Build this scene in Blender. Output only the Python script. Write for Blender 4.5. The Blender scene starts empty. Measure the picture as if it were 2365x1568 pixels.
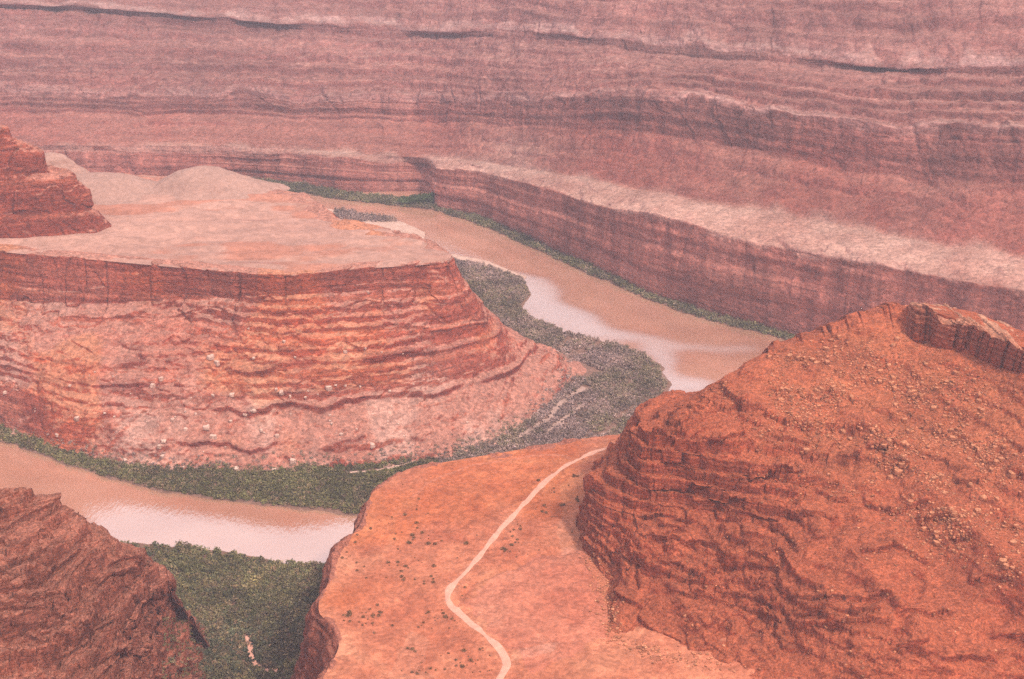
import bpy, math, random
import numpy as np

# ------------------------------------------------------------------ camera, sky, sun, exposure
SC = bpy.context.scene
H, PITCH, F = 600.0, math.radians(23.0), 3300.0      # metres above the river, tilt, focal length in trace pixels
TW, TH = 2364.0, 1568.0                              # size of the traced photograph
cam_d = bpy.data.cameras.new("camera"); cam = bpy.data.objects.new("camera", cam_d)
SC.collection.objects.link(cam)
cam.location = (0, 0, H); cam.rotation_euler = (math.pi/2 - PITCH, 0, 0)
cam_d.sensor_width = 36.0; cam_d.lens = F/TW*36.0
cam_d.clip_start = 1.0; cam_d.clip_end = 30000.0
SC.camera = cam

SUN_EL, SUN_AZ = math.radians(50), math.radians(140)  # azimuth from +Y towards +X: high behind the camera, through thin cloud
world = bpy.data.worlds.new("World"); SC.world = world; world.use_nodes = True
wn = world.node_tree.nodes; wl = world.node_tree.links
bg = wn["Background"]
sky = wn.new("ShaderNodeTexSky"); sky.sky_type = 'NISHITA'; sky.sun_disc = False
sky.sun_elevation = SUN_EL; sky.sun_rotation = SUN_AZ
sky.dust_density = 5.0; sky.air_density = 1.0; sky.ozone_density = 0.3
tint = wn.new("ShaderNodeMix"); tint.data_type = 'RGBA'; tint.blend_type = 'MULTIPLY'
tint.inputs[0].default_value = 1.0
tint.inputs[7].default_value = (1.14, 0.97, 0.94, 1)
veil = wn.new("ShaderNodeMix"); veil.data_type = 'RGBA'; veil.inputs[0].default_value = .7      # thin bright cloud over the blue
veil.inputs[7].default_value = (8.6, 7.9, 8.1, 1)
wl.new(sky.outputs[0], tint.inputs[6]); wl.new(tint.outputs[2], veil.inputs[6]); wl.new(veil.outputs[2], bg.inputs[0])
bg.inputs[1].default_value = 0.125
sun_d = bpy.data.lights.new("sun", 'SUN'); sun = bpy.data.objects.new("sun", sun_d)
SC.collection.objects.link(sun)
sun_d.energy = 2.3; sun_d.angle = math.radians(6); sun_d.color = (1.0, 0.93, 0.85)
sun.rotation_euler = (math.pi/2 - SUN_EL, 0, math.pi - SUN_AZ)
SC.view_settings.view_transform = 'Standard'; SC.view_settings.look = 'None'
SC.view_settings.exposure = 0.58; SC.view_settings.gamma = 1.0
SC.cycles.use_denoising = False
SC.cycles.volume_bounces = 0
SC.cycles.max_bounces = 5; SC.cycles.diffuse_bounces = 2; SC.cycles.glossy_bounces = 2

# ------------------------------------------------------------------ numbers
rng = np.random.default_rng(7); random.seed(7)
TAB = rng.random((64, 64, 64)).astype(np.float32)
def vnoise(p):                                       # value noise, -1..1
    p = np.asarray(p, np.float32); i = np.floor(p).astype(np.int64); f = p - i
    f = f*f*f*(f*(f*6 - 15) + 10); i &= 63; j = (i + 1) & 63
    x0, y0, z0, x1, y1, z1 = i[..., 0], i[..., 1], i[..., 2], j[..., 0], j[..., 1], j[..., 2]
    fx, fy, fz = f[..., 0], f[..., 1], f[..., 2]
    a = TAB[x0, y0, z0]*(1-fx) + TAB[x1, y0, z0]*fx; b = TAB[x0, y1, z0]*(1-fx) + TAB[x1, y1, z0]*fx
    c = TAB[x0, y0, z1]*(1-fx) + TAB[x1, y0, z1]*fx; d = TAB[x0, y1, z1]*(1-fx) + TAB[x1, y1, z1]*fx
    a = a*(1-fy) + b*fy; c = c*(1-fy) + d*fy
    return (a*(1-fz) + c*fz)*2 - 1
def fbm(p, octs=4, gain=.5, lac=2.03):
    s = 0; a = 1.0; p = np.asarray(p, np.float32)
    for k in range(octs):
        s = s + a*vnoise(p + 17.3*k); p = p*lac; a *= gain
    return s
def ridge(p, octs=4):
    s = 0; a = 1.0; p = np.asarray(p, np.float32)
    for k in range(octs):
        s = s + a*(1 - 2*np.abs(vnoise(p + 9.1*k))); p = p*2.1; a *= .5
    return s
def blocks(p):                                       # hard-edged cells: jointed rock
    p = np.asarray(p, np.float32); w = .55*vnoise(p*.9 + 7.7); w2 = .45*vnoise(p*1.1 + 31.3)
    x = p[..., 0]*.81 - p[..., 1]*.59 + w; y = p[..., 0]*.59 + p[..., 1]*.81 + w2; z = p[..., 2] + .5*w2
    i = np.floor(np.stack([x, y, z], -1)).astype(np.int64) & 63
    return TAB[i[..., 0], i[..., 1], i[..., 2]]*2 - 1
def strata(z, freq, seed, sharp=3.0):                # beds of uneven hardness by height
    q = np.stack([np.full_like(z, seed + .5), np.full_like(z, seed*3.7 + .5), z*freq], -1)
    return np.tanh(sharp*vnoise(q))
def terrace(z, P, w=.16, j=.35):                     # pulls a slope into treads and risers, beds of uneven thickness
    t = z/P + j*vnoise(np.stack([0*z + 3.5, 0*z + 8.5, z/P*.6], -1)); f = np.floor(t); r = t - f
    return (sstep(.5 - w, .5 + w, r) - r)*P
def ledge(z, P, jump=.14):                             # stepped beds: short risers, long treads
    t = z/P; t = t - np.floor(t)
    return sstep(0, jump, t) - t
def sstep(a, b, x):
    t = np.clip((x - a)/(b - a), 0, 1); return t*t*(3 - 2*t)

cp, sp = math.cos(PITCH), math.sin(PITCH)
def ray(x, y):
    a, b = (x - TW/2)/F, -(y - TH/2)/F
    return np.array([a, cp + b*sp, -sp + b*cp])
def at_z(x, y, z):
    d = ray(x, y); return np.array([0, 0, H]) + d*((z - H)/d[2])
def at_d(x, y, dist):
    d = ray(x, y); return np.array([0, 0, H]) + d*(dist/d[1])
def project(P):
    P = np.asarray(P, float); q = P - np.array([0, 0, H])
    w = q[..., 1]*cp - q[..., 2]*sp; v = q[..., 1]*sp + q[..., 2]*cp
    return TW/2 + F*q[..., 0]/w, TH/2 - F*v/w, w
def Z(x, y, z): return at_z(x, y, z)
def D(x, y, d): return at_d(x, y, d)

def spline(P, n, axis=0):                            # centripetal-ish Catmull-Rom through stations
    P = np.moveaxis(np.asarray(P, float), axis, 0); m = len(P)
    L = np.linalg.norm(np.diff(P, axis=0), axis=-1).reshape(m-1, -1).mean(1)
    t = np.concatenate([[0], np.cumsum(np.maximum(L, 1e-3)**.8)]); t /= t[-1]
    T = np.gradient(P, t, axis=0)
    for k in range(1, m-1):                          # limit tangents
        T[k] = .5*((P[k+1]-P[k])/(t[k+1]-t[k]) + (P[k]-P[k-1])/(t[k]-t[k-1]))*.8
    s = np.linspace(0, 1, n); k = np.clip(np.searchsorted(t, s, side='right') - 1, 0, m-2)
    h = (t[k+1]-t[k]); u = (s - t[k])/h
    sh = (-1,) + (1,)*(P.ndim-1); u = u.reshape(sh); h = h.reshape(sh)
    R = (2*u**3-3*u**2+1)*P[k] + (u**3-2*u**2+u)*h*T[k] + (-2*u**3+3*u**2)*P[k+1] + (u**3-u**2)*h*T[k+1]
    return np.moveaxis(R, 0, axis), s, t
def rows(P, counts):                                 # P (n, r, 3): straight between rows; returns grid and row index
    out, idx = [], []
    for k, c in enumerate(counts):
        f = np.linspace(0, 1, c, endpoint=False)
        out.append(P[:, k:k+1]*(1-f)[None, :, None] + P[:, k+1:k+2]*f[None, :, None]); idx.append(k + f)
    out.append(P[:, -1:]); idx.append(np.array([len(counts)], float))
    return np.concatenate(out, 1), np.concatenate(idx)
def normals(G):
    du = np.gradient(G, axis=0); dv = np.gradient(G, axis=1)
    n = np.cross(du, dv); n /= np.linalg.norm(n, axis=-1, keepdims=True) + 1e-9
    return n
def smooth(A, k, axis):
    for _ in range(2):
        B = np.pad(A, [(k, k) if a == axis else (0, 0) for a in range(A.ndim)], mode='edge')
        c = np.cumsum(B, axis=axis); c = np.concatenate([np.zeros_like(np.take(c, [0], axis)), c], axis)
        n = A.shape[axis]
        A = (np.take(c, np.arange(2*k+1, 2*k+1+n), axis) - np.take(c, np.arange(0, n), axis))/(2*k+1)
    return A
def wrow(idx, vals): return np.interp(idx, np.arange(len(vals)), vals)[None, :]
def outward(G, up=True):                             # facing normals, smoothed
    n = normals(G); n = smooth(smooth(n, 6, 0), 6, 1)
    if n[..., 2].mean() < 0: n = -n
    return n/(np.linalg.norm(n, axis=-1, keepdims=True) + 1e-9)

# ------------------------------------------------------------------ meshes and tags
COL = SC.collection
class MB:
    def __init__(s): s.v, s.f, s.c, s.n = [], [], [], 0
    def grid(s, G, tintc=None):
        nu, nv = G.shape[:2]; i = np.arange(nu*nv).reshape(nu, nv) + s.n
        q = np.stack([i[:-1, :-1], i[1:, :-1], i[1:, 1:], i[:-1, 1:]], -1).reshape(-1, 4)
        n = normals(G)[..., 2].mean()
        if n < 0: q = q[:, ::-1]
        s.v.append(G.reshape(-1, 3)); s.f.append(q); s.n += nu*nv
        s.c.append(np.ones((nu*nv, 3)) if tintc is None else tintc.reshape(-1, 3))
    def quads(s, V, q, c=None):
        s.v.append(V); s.f.append(q + s.n); s.n += len(V); s.c.append(np.ones((len(V), 3)) if c is None else c)
    def build(s, name, mat, smooth_sh=True, loc=None):
        V = np.concatenate(s.v).astype(np.float32); Q = np.concatenate(s.f).astype(np.int32); C = np.concatenate(s.c)
        if loc is not None: V = V - np.asarray(loc, np.float32)
        return mesh_obj(name, V, Q, mat, C, smooth_sh, loc)
def mesh_data(name, V, Q, mat, C=None, smooth_sh=True):
    me = bpy.data.meshes.new(name); k = Q.shape[1]
    me.vertices.add(len(V)); me.vertices.foreach_set("co", np.asarray(V, np.float32).ravel())
    me.loops.add(Q.size); me.loops.foreach_set("vertex_index", Q.astype(np.int32).ravel())
    me.polygons.add(len(Q)); me.polygons.foreach_set("loop_start", np.arange(0, Q.size, k, dtype=np.int32))
    me.polygons.foreach_set("use_smooth", np.full(len(Q), smooth_sh))
    if C is None: C = np.ones((len(V), 3))
    a = me.attributes.new("tone", 'FLOAT_COLOR', 'POINT')
    a.data.foreach_set("color", np.concatenate([C, np.ones((len(V), 1))], 1).astype(np.float32).ravel())
    me.update(); me.validate(); me.materials.append(mat)
    return me
def mesh_obj(name, V, Q, mat, C=None, smooth_sh=True, loc=None):
    o = bpy.data.objects.new(name, mesh_data(name, V, Q, mat, C, smooth_sh)); COL.objects.link(o)
    if loc is not None: o.location = [float(a) for a in loc]
    return o
def tag(o, label=None, cat=None, group=None, kind=None):
    if label: o["label"] = label
    if cat: o["category"] = cat
    if group: o["group"] = group
    if kind: o["kind"] = kind
    return o

# ------------------------------------------------------------------ materials
def lin(r, g, b):
    f = lambda c: (c/255/12.92 if c/255 <= .04045 else ((c/255+.055)/1.055)**2.4)
    return (f(r), f(g), f(b), 1)
class NT:
    def __init__(s, name):
        s.m = bpy.data.materials.new(name); s.m.use_nodes = True; s.t = s.m.node_tree; s.n = s.t.nodes; s.l = s.t.links
        s.b = s.n["Principled BSDF"]; s.b.inputs["Roughness"].default_value = .95
        s.b.inputs["Specular IOR Level"].default_value = .12
        s.geo = s.n.new("ShaderNodeNewGeometry")
    def put(s, i, v):
        if hasattr(v, 'links'): s.l.new(v, i)
        else: i.default_value = v
    def math(s, op, a, b=0.0, c=0.0):
        k = s.n.new("ShaderNodeMath"); k.operation = op
        s.put(k.inputs[0], a); s.put(k.inputs[1], b); s.put(k.inputs[2], c); return k.outputs[0]
    def noise(s, scale=1.0, detail=4, rough=.55, stretch=(1, 1, 1), warp=None):
        m = s.n.new("ShaderNodeMapping"); m.inputs["Scale"].default_value = stretch
        s.l.new(s.geo.outputs["Position"], m.inputs["Vector"])
        k = s.n.new("ShaderNodeTexNoise"); k.inputs["Scale"].default_value = scale
        k.inputs["Detail"].default_value = detail; k.inputs["Roughness"].default_value = rough
        s.l.new(m.outputs[0], k.inputs["Vector"])
        return k.outputs["Fac"]
    def voronoi(s, scale, stretch=(1, 1, 1)):
        m = s.n.new("ShaderNodeMapping"); m.inputs["Scale"].default_value = stretch
        s.l.new(s.geo.outputs["Position"], m.inputs["Vector"])
        k = s.n.new("ShaderNodeTexVoronoi"); k.inputs["Scale"].default_value = scale
        s.l.new(m.outputs[0], k.inputs["Vector"]); return k
    def ramp(s, fac, stops):
        k = s.n.new("ShaderNodeValToRGB"); e = k.color_ramp.elements
        e[0].position, e[0].color = stops[0]; e[1].position, e[1].color = stops[-1]
        for p, c in stops[1:-1]:
            x = e.new(p); x.color = c
        s.l.new(fac, k.inputs[0]); return k.outputs[0]
    def mix(s, f, a, b, op='MIX'):
        k = s.n.new("ShaderNodeMix"); k.data_type = 'RGBA'; k.blend_type = op
        s.put(k.inputs[0], f); s.put(k.inputs[6], a); s.put(k.inputs[7], b); return k.outputs[2]
    def rng(s, v, a, b, c=0.0, d=1.0):
        k = s.n.new("ShaderNodeMapRange"); s.put(k.inputs[0], v)
        for q, x in zip((1, 2, 3, 4), (a, b, c, d)): k.inputs[q].default_value = x
        return k.outputs[0]
    def grey(s, v):
        k = s.n.new("ShaderNodeCombineColor"); 
        for q in range(3): s.put(k.inputs[q], v)
        return k.outputs[0]
    def bump(s, h, dist, strength=1.0, prev=None):
        k = s.n.new("ShaderNodeBump"); k.inputs["Distance"].default_value = dist; k.inputs["Strength"].default_value = strength
        s.l.new(h, k.inputs["Height"])
        if prev is not None: s.l.new(prev, k.inputs["Normal"])
        return k.outputs[0]
    def tone(s, c):
        k = s.n.new("ShaderNodeAttribute"); k.attribute_name = "tone"
        return s.mix(1.0, c, k.outputs["Color"], 'MULTIPLY')
    def done(s, col, nrm=None):
        s.l.new(s.tone(col), s.b.inputs["Base Color"])
        if nrm is not None: s.l.new(nrm, s.b.inputs["Normal"])
        return s.m

def rock(name, beds, dust, bed_scale=.12, speck=.35, grain=1.0, dust_lo=.62, dust_hi=.86, streak=.25, bumpd=1.0, dusty=.9):
    t = NT(name)
    bed = t.noise(1.0, 5, .6, (.0025, .0025, bed_scale))
    k = len(beds)
    c = t.ramp(bed, [(.28 + .44*i/(k-1), b) for i, b in enumerate(beds)])
    big = t.noise(.012*grain, 5, .6)
    c = t.mix(1.0, c, t.grey(t.rng(big, .3, .7, .78, 1.2)), 'MULTIPLY')
    nz = t.n.new("ShaderNodeSeparateXYZ"); t.l.new(t.geo.outputs["Normal"], nz.inputs[0])
    st = t.noise(1.0, 5, .65, (.16*grain, .16*grain, .012*grain))                 # varnish runs down steep faces
    steep = t.rng(nz.outputs[2], .35, .65, 1, 0)
    sf = t.math('MULTIPLY', steep, t.rng(st, .42, .62, 0, streak*1.6))
    c = t.mix(sf, c, t.mix(1.0, c, (.42, .36, .40, 1), 'MULTIPLY'))
    brk = t.noise(.06*grain, 6, .65)
    slope = t.math('ADD', nz.outputs[2], t.math('MULTIPLY', t.math('SUBTRACT', brk, .5), .55))
    c = t.mix(t.rng(slope, dust_lo, dust_hi, 0, dusty), c, dust)
    sp1 = t.noise(.45*grain, 3, .7)
    c = t.mix(1.0, c, t.grey(t.rng(sp1, .25, .75, 1-speck, 1+speck)), 'MULTIPLY')
    v1 = t.voronoi(.16*grain, (1, 1, 1.7)); v2 = t.voronoi(.5*grain, (1, 1, 1.5))
    for v, k in ((v1, .5), (v2, .9)):
        sc_ = t.n.new("ShaderNodeSeparateColor"); t.l.new(v.outputs["Color"], sc_.inputs[0])
        c = t.mix(1.0, c, t.grey(t.rng(sc_.outputs[0], 0, 1, 1 - k*speck, 1 + k*speck)), 'MULTIPLY')
    n1 = t.noise(.22*grain, 8, .68); n2 = t.noise(1.0, 4, .6, (.12*grain, .12*grain, .9*grain))
    nr = t.bump(n1, 1.6*bumpd); nr = t.bump(n2, .8*bumpd, .7, nr); nr = t.bump(v1.outputs['Distance'], -1.1*bumpd/max(grain, .6), .8, nr); nr = t.bump(v2.outputs['Distance'], -.5*bumpd/max(grain, .6), .8, nr)
    return t.done(c, nr)

M = {}
M['mesa'] = rock("mesa_rock", [lin(112,54,42), lin(160,82,62), lin(132,60,44), lin(176,98,74), lin(142,70,54)], lin(182,124,104), .10, .30, .8, streak=.12, dusty=.88)
M['mesa_top'] = rock("mesa_top_soil", [lin(176,130,112), lin(186,138,120)], lin(182,136,118), .1, .14, .35, dusty=.6, bumpd=.4)
M['far'] = rock("canyon_wall_rock", [lin(132,82,70), lin(148,92,78), lin(134,81,70), lin(154,99,85), lin(141,86,75)], lin(160,109,92), .085, .24, .6, .78, .98, .16, dusty=.7)
M['butte'] = rock("butte_rock", [lin(124,52,32), lin(156,74,48), lin(132,58,37), lin(168,86,57), lin(142,65,44)], lin(164,86,57), .22, .34, 1.6, .55, .85, .25, bumpd=.8)
M['crag'] = rock("crag_rock", [lin(108,62,48), lin(150,86,66), lin(122,64,46), lin(158,94,74), lin(114,70,56)], lin(154,96,76), .2, .36, 1.8, .6, .9, .3, bumpd=.7)
M['bench'] = rock("bench_soil", [lin(178,104,74), lin(188,114,86)], lin(184,108,78), .1, .20, 1.0, dusty=.5, bumpd=.35)
M['dome'] = rock("pale_dome_rock", [lin(168,128,112), lin(158,116,100)], lin(174,134,118), .1, .12, .6, bumpd=.3)
M['boulder'] = rock("pale_boulder_rock", [lin(208,170,150), lin(184,142,124)], lin(214,178,158), .3, .25, 3.0, bumpd=.08)
M['rubble'] = rock("rubble_rock", [lin(182,114,80), lin(144,80,54)], lin(194,128,92), .3, .35, 4.0, bumpd=.06)

def soil(name, a, b, sc=.15, bd=.3):
    t = NT(name); c = t.mix(t.rng(t.noise(sc, 6, .6), .35, .65), a, b)
    return t.done(c, t.bump(t.noise(.8, 6, .6), bd))
M['bank'] = soil("bank_soil", lin(120,88,74), lin(150,112,94))
M['sand'] = soil("pale_sand", lin(214,178,158), lin(196,156,136))
M['road'] = soil("road_dust", lin(222,166,142), lin(210,150,126), .3, .1)
M['ground'] = soil("canyon_floor", lin(150,96,78), lin(170,112,92), .02)

def leaf_mat(name):
    t = NT(name); c = t.mix(t.rng(t.noise(.5, 3, .6), .3, .7), (.8, .8, .8, 1), (1.2, 1.2, 1.2, 1))
    return t.done(c)
M['leaf'] = leaf_mat("foliage")

def water():
    t = NT("river_water")
    big = t.noise(1.0, 5, .55, (.010, .018, 1)); c = t.mix(t.rng(big, .35, .65), lin(194,136,108), lin(208,152,124))
    t.b.inputs["IOR"].default_value = 1.9; t.b.inputs["Specular IOR Level"].default_value = .5
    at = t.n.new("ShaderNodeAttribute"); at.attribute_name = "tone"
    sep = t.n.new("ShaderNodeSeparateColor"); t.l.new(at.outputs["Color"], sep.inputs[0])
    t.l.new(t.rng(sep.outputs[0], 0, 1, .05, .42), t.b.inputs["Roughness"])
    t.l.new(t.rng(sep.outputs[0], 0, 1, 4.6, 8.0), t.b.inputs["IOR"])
    t.l.new(c, t.b.inputs["Base Color"])
    w = t.noise(1.0, 4, .6, (.35, .12, 1)); t.l.new(t.bump(w, .10), t.b.inputs["Normal"])
    return t.m
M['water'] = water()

# ------------------------------------------------------------------ setting: ground and river
def sheet(name, pts, mat, label, cat):
    V = np.array(pts, float); o = mesh_obj(name, V, np.array([[0, 1, 2, 3]]), mat)
    return tag(o, label, cat, kind='structure')
sheet("ground", [(-14000, -9000, -6), (14000, -9000, -6), (14000, 14000, -6), (-14000, 14000, -6)], M['ground'], "red canyon floor under and beyond the river", "ground")

def in_poly(px, py, poly):
    poly = np.asarray(poly, float); c = np.zeros(px.shape, bool); j = len(poly) - 1
    for i in range(len(poly)):
        xi, yi = poly[i]; xj, yj = poly[j]
        c ^= ((yi > py) != (yj > py)) & (px < (xj-xi)*(py-yi)/(yj-yi+1e-12) + xi); j = i
    return c
gx = np.linspace(-1100, 1100, 360); gy = np.linspace(640, 2300, 300)
RX, RY = np.meshgrid(gx, gy, indexing='ij'); RG = np.stack([RX, RY, 0*RX], -1)
qx, qy, _ = project(RG)
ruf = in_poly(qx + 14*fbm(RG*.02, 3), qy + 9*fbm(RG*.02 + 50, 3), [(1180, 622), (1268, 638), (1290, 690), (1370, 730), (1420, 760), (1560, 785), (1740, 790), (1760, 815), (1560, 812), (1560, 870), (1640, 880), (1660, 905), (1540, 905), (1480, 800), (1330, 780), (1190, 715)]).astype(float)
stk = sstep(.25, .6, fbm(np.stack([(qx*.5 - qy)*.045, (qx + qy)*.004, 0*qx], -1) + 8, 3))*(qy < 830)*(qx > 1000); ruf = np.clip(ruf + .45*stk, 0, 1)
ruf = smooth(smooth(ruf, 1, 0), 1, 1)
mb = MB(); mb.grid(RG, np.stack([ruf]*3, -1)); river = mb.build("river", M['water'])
tag(river, "muddy river bending round the mesa", "river", kind='structure')

# ------------------------------------------------------------------ mesa inside the river bend
MC = [  # toe, lower ledge, upper ledge, caprock foot, rim: pixels and heights
 [(-300,890,3),(-300,800,35),(-300,720,62),(-300,650,82),(-300,545,125)],
 [(0,985,3),(0,890,35),(0,790,62),(0,690,82),(0,580,125)],
 [(200,1055,3),(200,945,32),(200,830,60),(200,700,88),(200,597,125)],
 [(430,1089,3),(450,950,33),(450,850,57),(430,690,95),(430,618,125)],
 [(650,1090,3),(640,937,35),(640,855,58),(640,680,108),(640,636,125)],
 [(850,1083,3),(860,918,35),(860,835,60),(850,670,106),(850,618,125)],
 [(1000,1062,3),(1000,900,32),(980,810,60),(975,665,105),(965,611,125)],
 [(1130,1025,3),(1090,872,32),(1060,795,58),(1020,680,100),(1015,606,125)],
 [(1230,960,3),(1170,850,30),(1120,775,57),(1065,685,95),(1038,603,125)],
 [(1310,890,3),(1215,825,25),(1140,768,52),(1078,690,92),(1042,600,125)],
 [(1335,845,3),(1235,795,24),(1142,745,50),(1080,680,92),(1044,597,125)],
 [(1240,798,3),(1165,760,22),(1110,705,50),(1070,650,92),(1040,592,125)],
 [(1130,740,3),(1090,705,22),(1060,660,50),(1040,615,92),(1005,567,125)],
 [(960,552,3),(950,552,25),(940,560,55),(930,555,95),(920,534,125)],
 [(810,520,3),(805,523,25),(800,527,55),(790,522,95),(780,502,125)],
 [(705,462,3),(705,468,25),(705,475,55),(705,470,95),(700,447,125)],
 [(600,445,3),(600,450,25),(600,455,55),(600,452,95),(600,432,125)],
 [(350,410,3),(350,415,25),(350,420,55),(350,420,95),(350,404,125)],
 [(100,410,3),(100,415,25),(100,420,55),(100,420,95),(100,404,125)],
 [(-300,410,3),(-300,415,25),(-300,420,55),(-300,420,95),(-300,404,125)]]
ZR = 135.0                                            # height of the mesa rim
MP = np.array([[Z(x, y, z*ZR/125 if z > 3 else z) for x, y, z in c] for c in MC])
def inset(rim, d, dz):                               # plan offset of a curve, to its left
    t = np.gradient(rim[:, :2], axis=0); t /= np.linalg.norm(t, axis=1, keepdims=True)
    n = np.stack([-t[:, 1], t[:, 0]], 1); o = rim.copy(); o[:, :2] += n*d; o[:, 2] += dz; return o
U, _, _ = spline(MP, 1500)
foot = U[:, 0].copy(); t_ = inset(foot, -25, 0); foot[:, :2] = t_[:, :2]; foot[:, 2] = -5
U = np.concatenate([foot[:, None], U, inset(U[:, -1], 14, .6)[:, None], inset(U[:, -1], 26, -2.0)[:, None]], 1)
U[:, -2:, :2] = smooth(U[:, -2:, :2], 12, 0)
G, ri = rows(U, [8, 60, 60, 80, 70, 16, 8])
N = outward(G); X = G[..., 2]
wob = fbm(G*.006, 3)
zz = G[..., 2] + 5*wob + .012*G[..., 0]
wc = wrow(ri, [0, .1, .35, .45, 1, .9, .15, 0]); wt = wrow(ri, [.2, 1, 1, 1, .5, .25, .1, 0])
flute = fbm(G*np.array([.05, .05, .008]), 4); jb = blocks(G*np.array([.07, .07, .03]) + wob[..., None]*.4)
led = strata(zz, .16, 3) + .6*strata(zz, .35, 8)
brk = sstep(-.25, .35, fbm(G*np.array([.010, .010, .02]) + 31, 3))
crack = np.exp(-(vnoise(G*np.array([.045, .045, .002]) + 4)/.05)**2)*np.clip(wc, 0, 1)**4
px, py, _ = project(G)
fan = ridge(np.stack([(px + .9*(py - 1000))*.018, 0*X + 1.5, py*.001], -1), 2)*sstep(480, 300, px)*sstep(920, 980, py)
gul = ridge(np.stack([px*.012 + .5*wob, py*.0015, 0*X + 2.2], -1), 3)
rj = ri[None, :] - 1 + .10*fbm(np.stack([px*.012, 0*px, 0*px + 5], -1), 4)      # 0 toe, 1 lower ledge, 2 upper ledge, 3 caprock foot, 4 rim
lat = lambda k, a, b: np.clip(.55 + fbm(np.stack([px*.010, 0*px + k, 0*px], -1), 4), 0, 1.2)*sstep(a - 60, a, px)*sstep(b + 60, b, px)
lip1 = lambda c, w: np.where(rj < c, np.exp(-((rj-c)/(w*.35))**2), np.exp(-((rj-c)/w)**2))
L1 = lip1(1.0, .10)*lat(1, 520, 1180); L2 = lip1(2.0, .12)*lat(2, 300, 1200); L3 = lip1(.42, .06)*lat(3, 450, 900); L4 = lip1(2.75, .10)*lat(4, 0, 620); L5 = lip1(1.55, .08)*lat(5, -200, 520); L6 = lip1(2.4, .07)*lat(6, 350, 1100)
crack = crack*(ri < 5.02)[None, :]
disp = wc*(2.0*flute + 1.6*jb + .9*led*(.35 + .65*brk) - 4.0*crack) + wt*(1.2*fbm(G*.03, 4) + .7*fbm(G*.12, 3) + .7*blocks(G*.16)*brk - 1.6*np.clip(gul, 0, 1) + 2.2*fan)
disp += 3.4*L1 + 3.6*L2 + 2.0*L3 + 2.6*L4 + 2.2*L5 + 2.2*L6
Ghd = G + N*disp[..., None]
zt = zz - 4*wob + 1.3*blocks(G*np.array([.07, .07, 0]) + 5) + .5*blocks(G*np.array([.2, .2, 0]) + 5)
tk = np.clip(wt*1.1 - .1, 0, 1)*np.clip(.15 + 1.1*fbm(G*np.array([.008, .008, .015]) + 71, 3), 0, .8)*(1 - .9*np.clip(fan*2, 0, 1))
Ghd[..., 2] += tk*terrace(zt, 7.5, .14)
MESA = Ghd
mb = MB()
tn = np.ones(G.shape)
pal = np.clip(sstep(-.1, .5, fbm(np.stack([px*.010, py*.006, 0*px], -1) + 40, 4) + .5*fan), 0, 1)*wrow(ri, [1, 1, .8, .35, .5, .3, 0, 0])
tn = tn*(1 + pal[..., None]*np.array([.14, .42, .54]))
org = sstep(.1, .5, fbm(np.stack([px*.006, py*.006, 0*px], -1) + 140, 3)); tn = tn*(1 + org[..., None]*np.array([.12, .04, -.18]))
g = lambda c, w: np.exp(-((rj-c)/w)**2)
red = np.clip(g(2.35, .42)*lat(7, 250, 1300) + g(1.75, .2)*lat(8, -200, 1300)*.8 + g(.15, .12)*lat(9, 600, 900)*.5, 0, 1)*(.6 + .4*np.tanh(3*vnoise(np.stack([px*.004, zz*.5, 0*px + 2], -1))))
tn = tn*(1 + red[..., None]*np.array([.03, -.18, -.25]))
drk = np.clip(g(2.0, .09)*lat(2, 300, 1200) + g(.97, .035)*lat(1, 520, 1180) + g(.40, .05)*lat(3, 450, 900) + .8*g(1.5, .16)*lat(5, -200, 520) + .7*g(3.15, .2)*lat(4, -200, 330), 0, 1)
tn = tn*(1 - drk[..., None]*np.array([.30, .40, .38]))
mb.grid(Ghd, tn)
fr, _, _ = spline(np.array([MP[k, 4] for k in range(0, 10)]), 300)
bk, _, _ = spline(np.array([MP[k, 4] for k in range(19, 9, -1)]), 300)
f = np.linspace(0, 1, 120)[None, :, None]; T = fr[:, None]*(1-f) + bk[:, None]*f
e = np.minimum(f, 1-f)[..., 0]*2
T[..., 2] += -.8 + sstep(.0, .3, e)*(2.2*fbm(T*.012, 4) + 1.5 + 2.0*np.clip(strata(T[..., 0]*.3 + T[..., 1] + 20*fbm(T*.006, 2), .018, 5), 0, 1))
TOP = T
mtop = MB(); tn = np.ones(T.shape)
s1 = fbm(T*np.array([.006, .02, 0]) + 9, 4); tn *= 1 + s1[..., None]*np.array([.10, .13, .13])
s2 = sstep(.15, .55, fbm(T*np.array([.010, .022, 0]) + 29, 4)); tn *= 1 + s2[..., None]*np.array([.0, -.22, -.32])
s3 = np.exp(-(vnoise(np.stack([T[..., 0]*.004, T[..., 1]*.03, 0*s2], -1) + 2)/.07)**2)*sstep(-.1, .3, fbm(T*.012 + 50, 3)); tn *= 1 - s3[..., None]*np.array([.18, .30, .30])
T[..., 2] += 1.2*terrace(.25*T[..., 1] + 6*fbm(T*.008, 3), 9.0)*.25*sstep(0, .15, e)
mtop.grid(T, tn)
mesa = mb.build("mesa", M['mesa']); tag(mesa, "red stepped mesa inside the river bend", "mesa", kind='structure')
mt = mtop.build("mesa_top", M['mesa_top']); mt.parent = mesa

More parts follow.
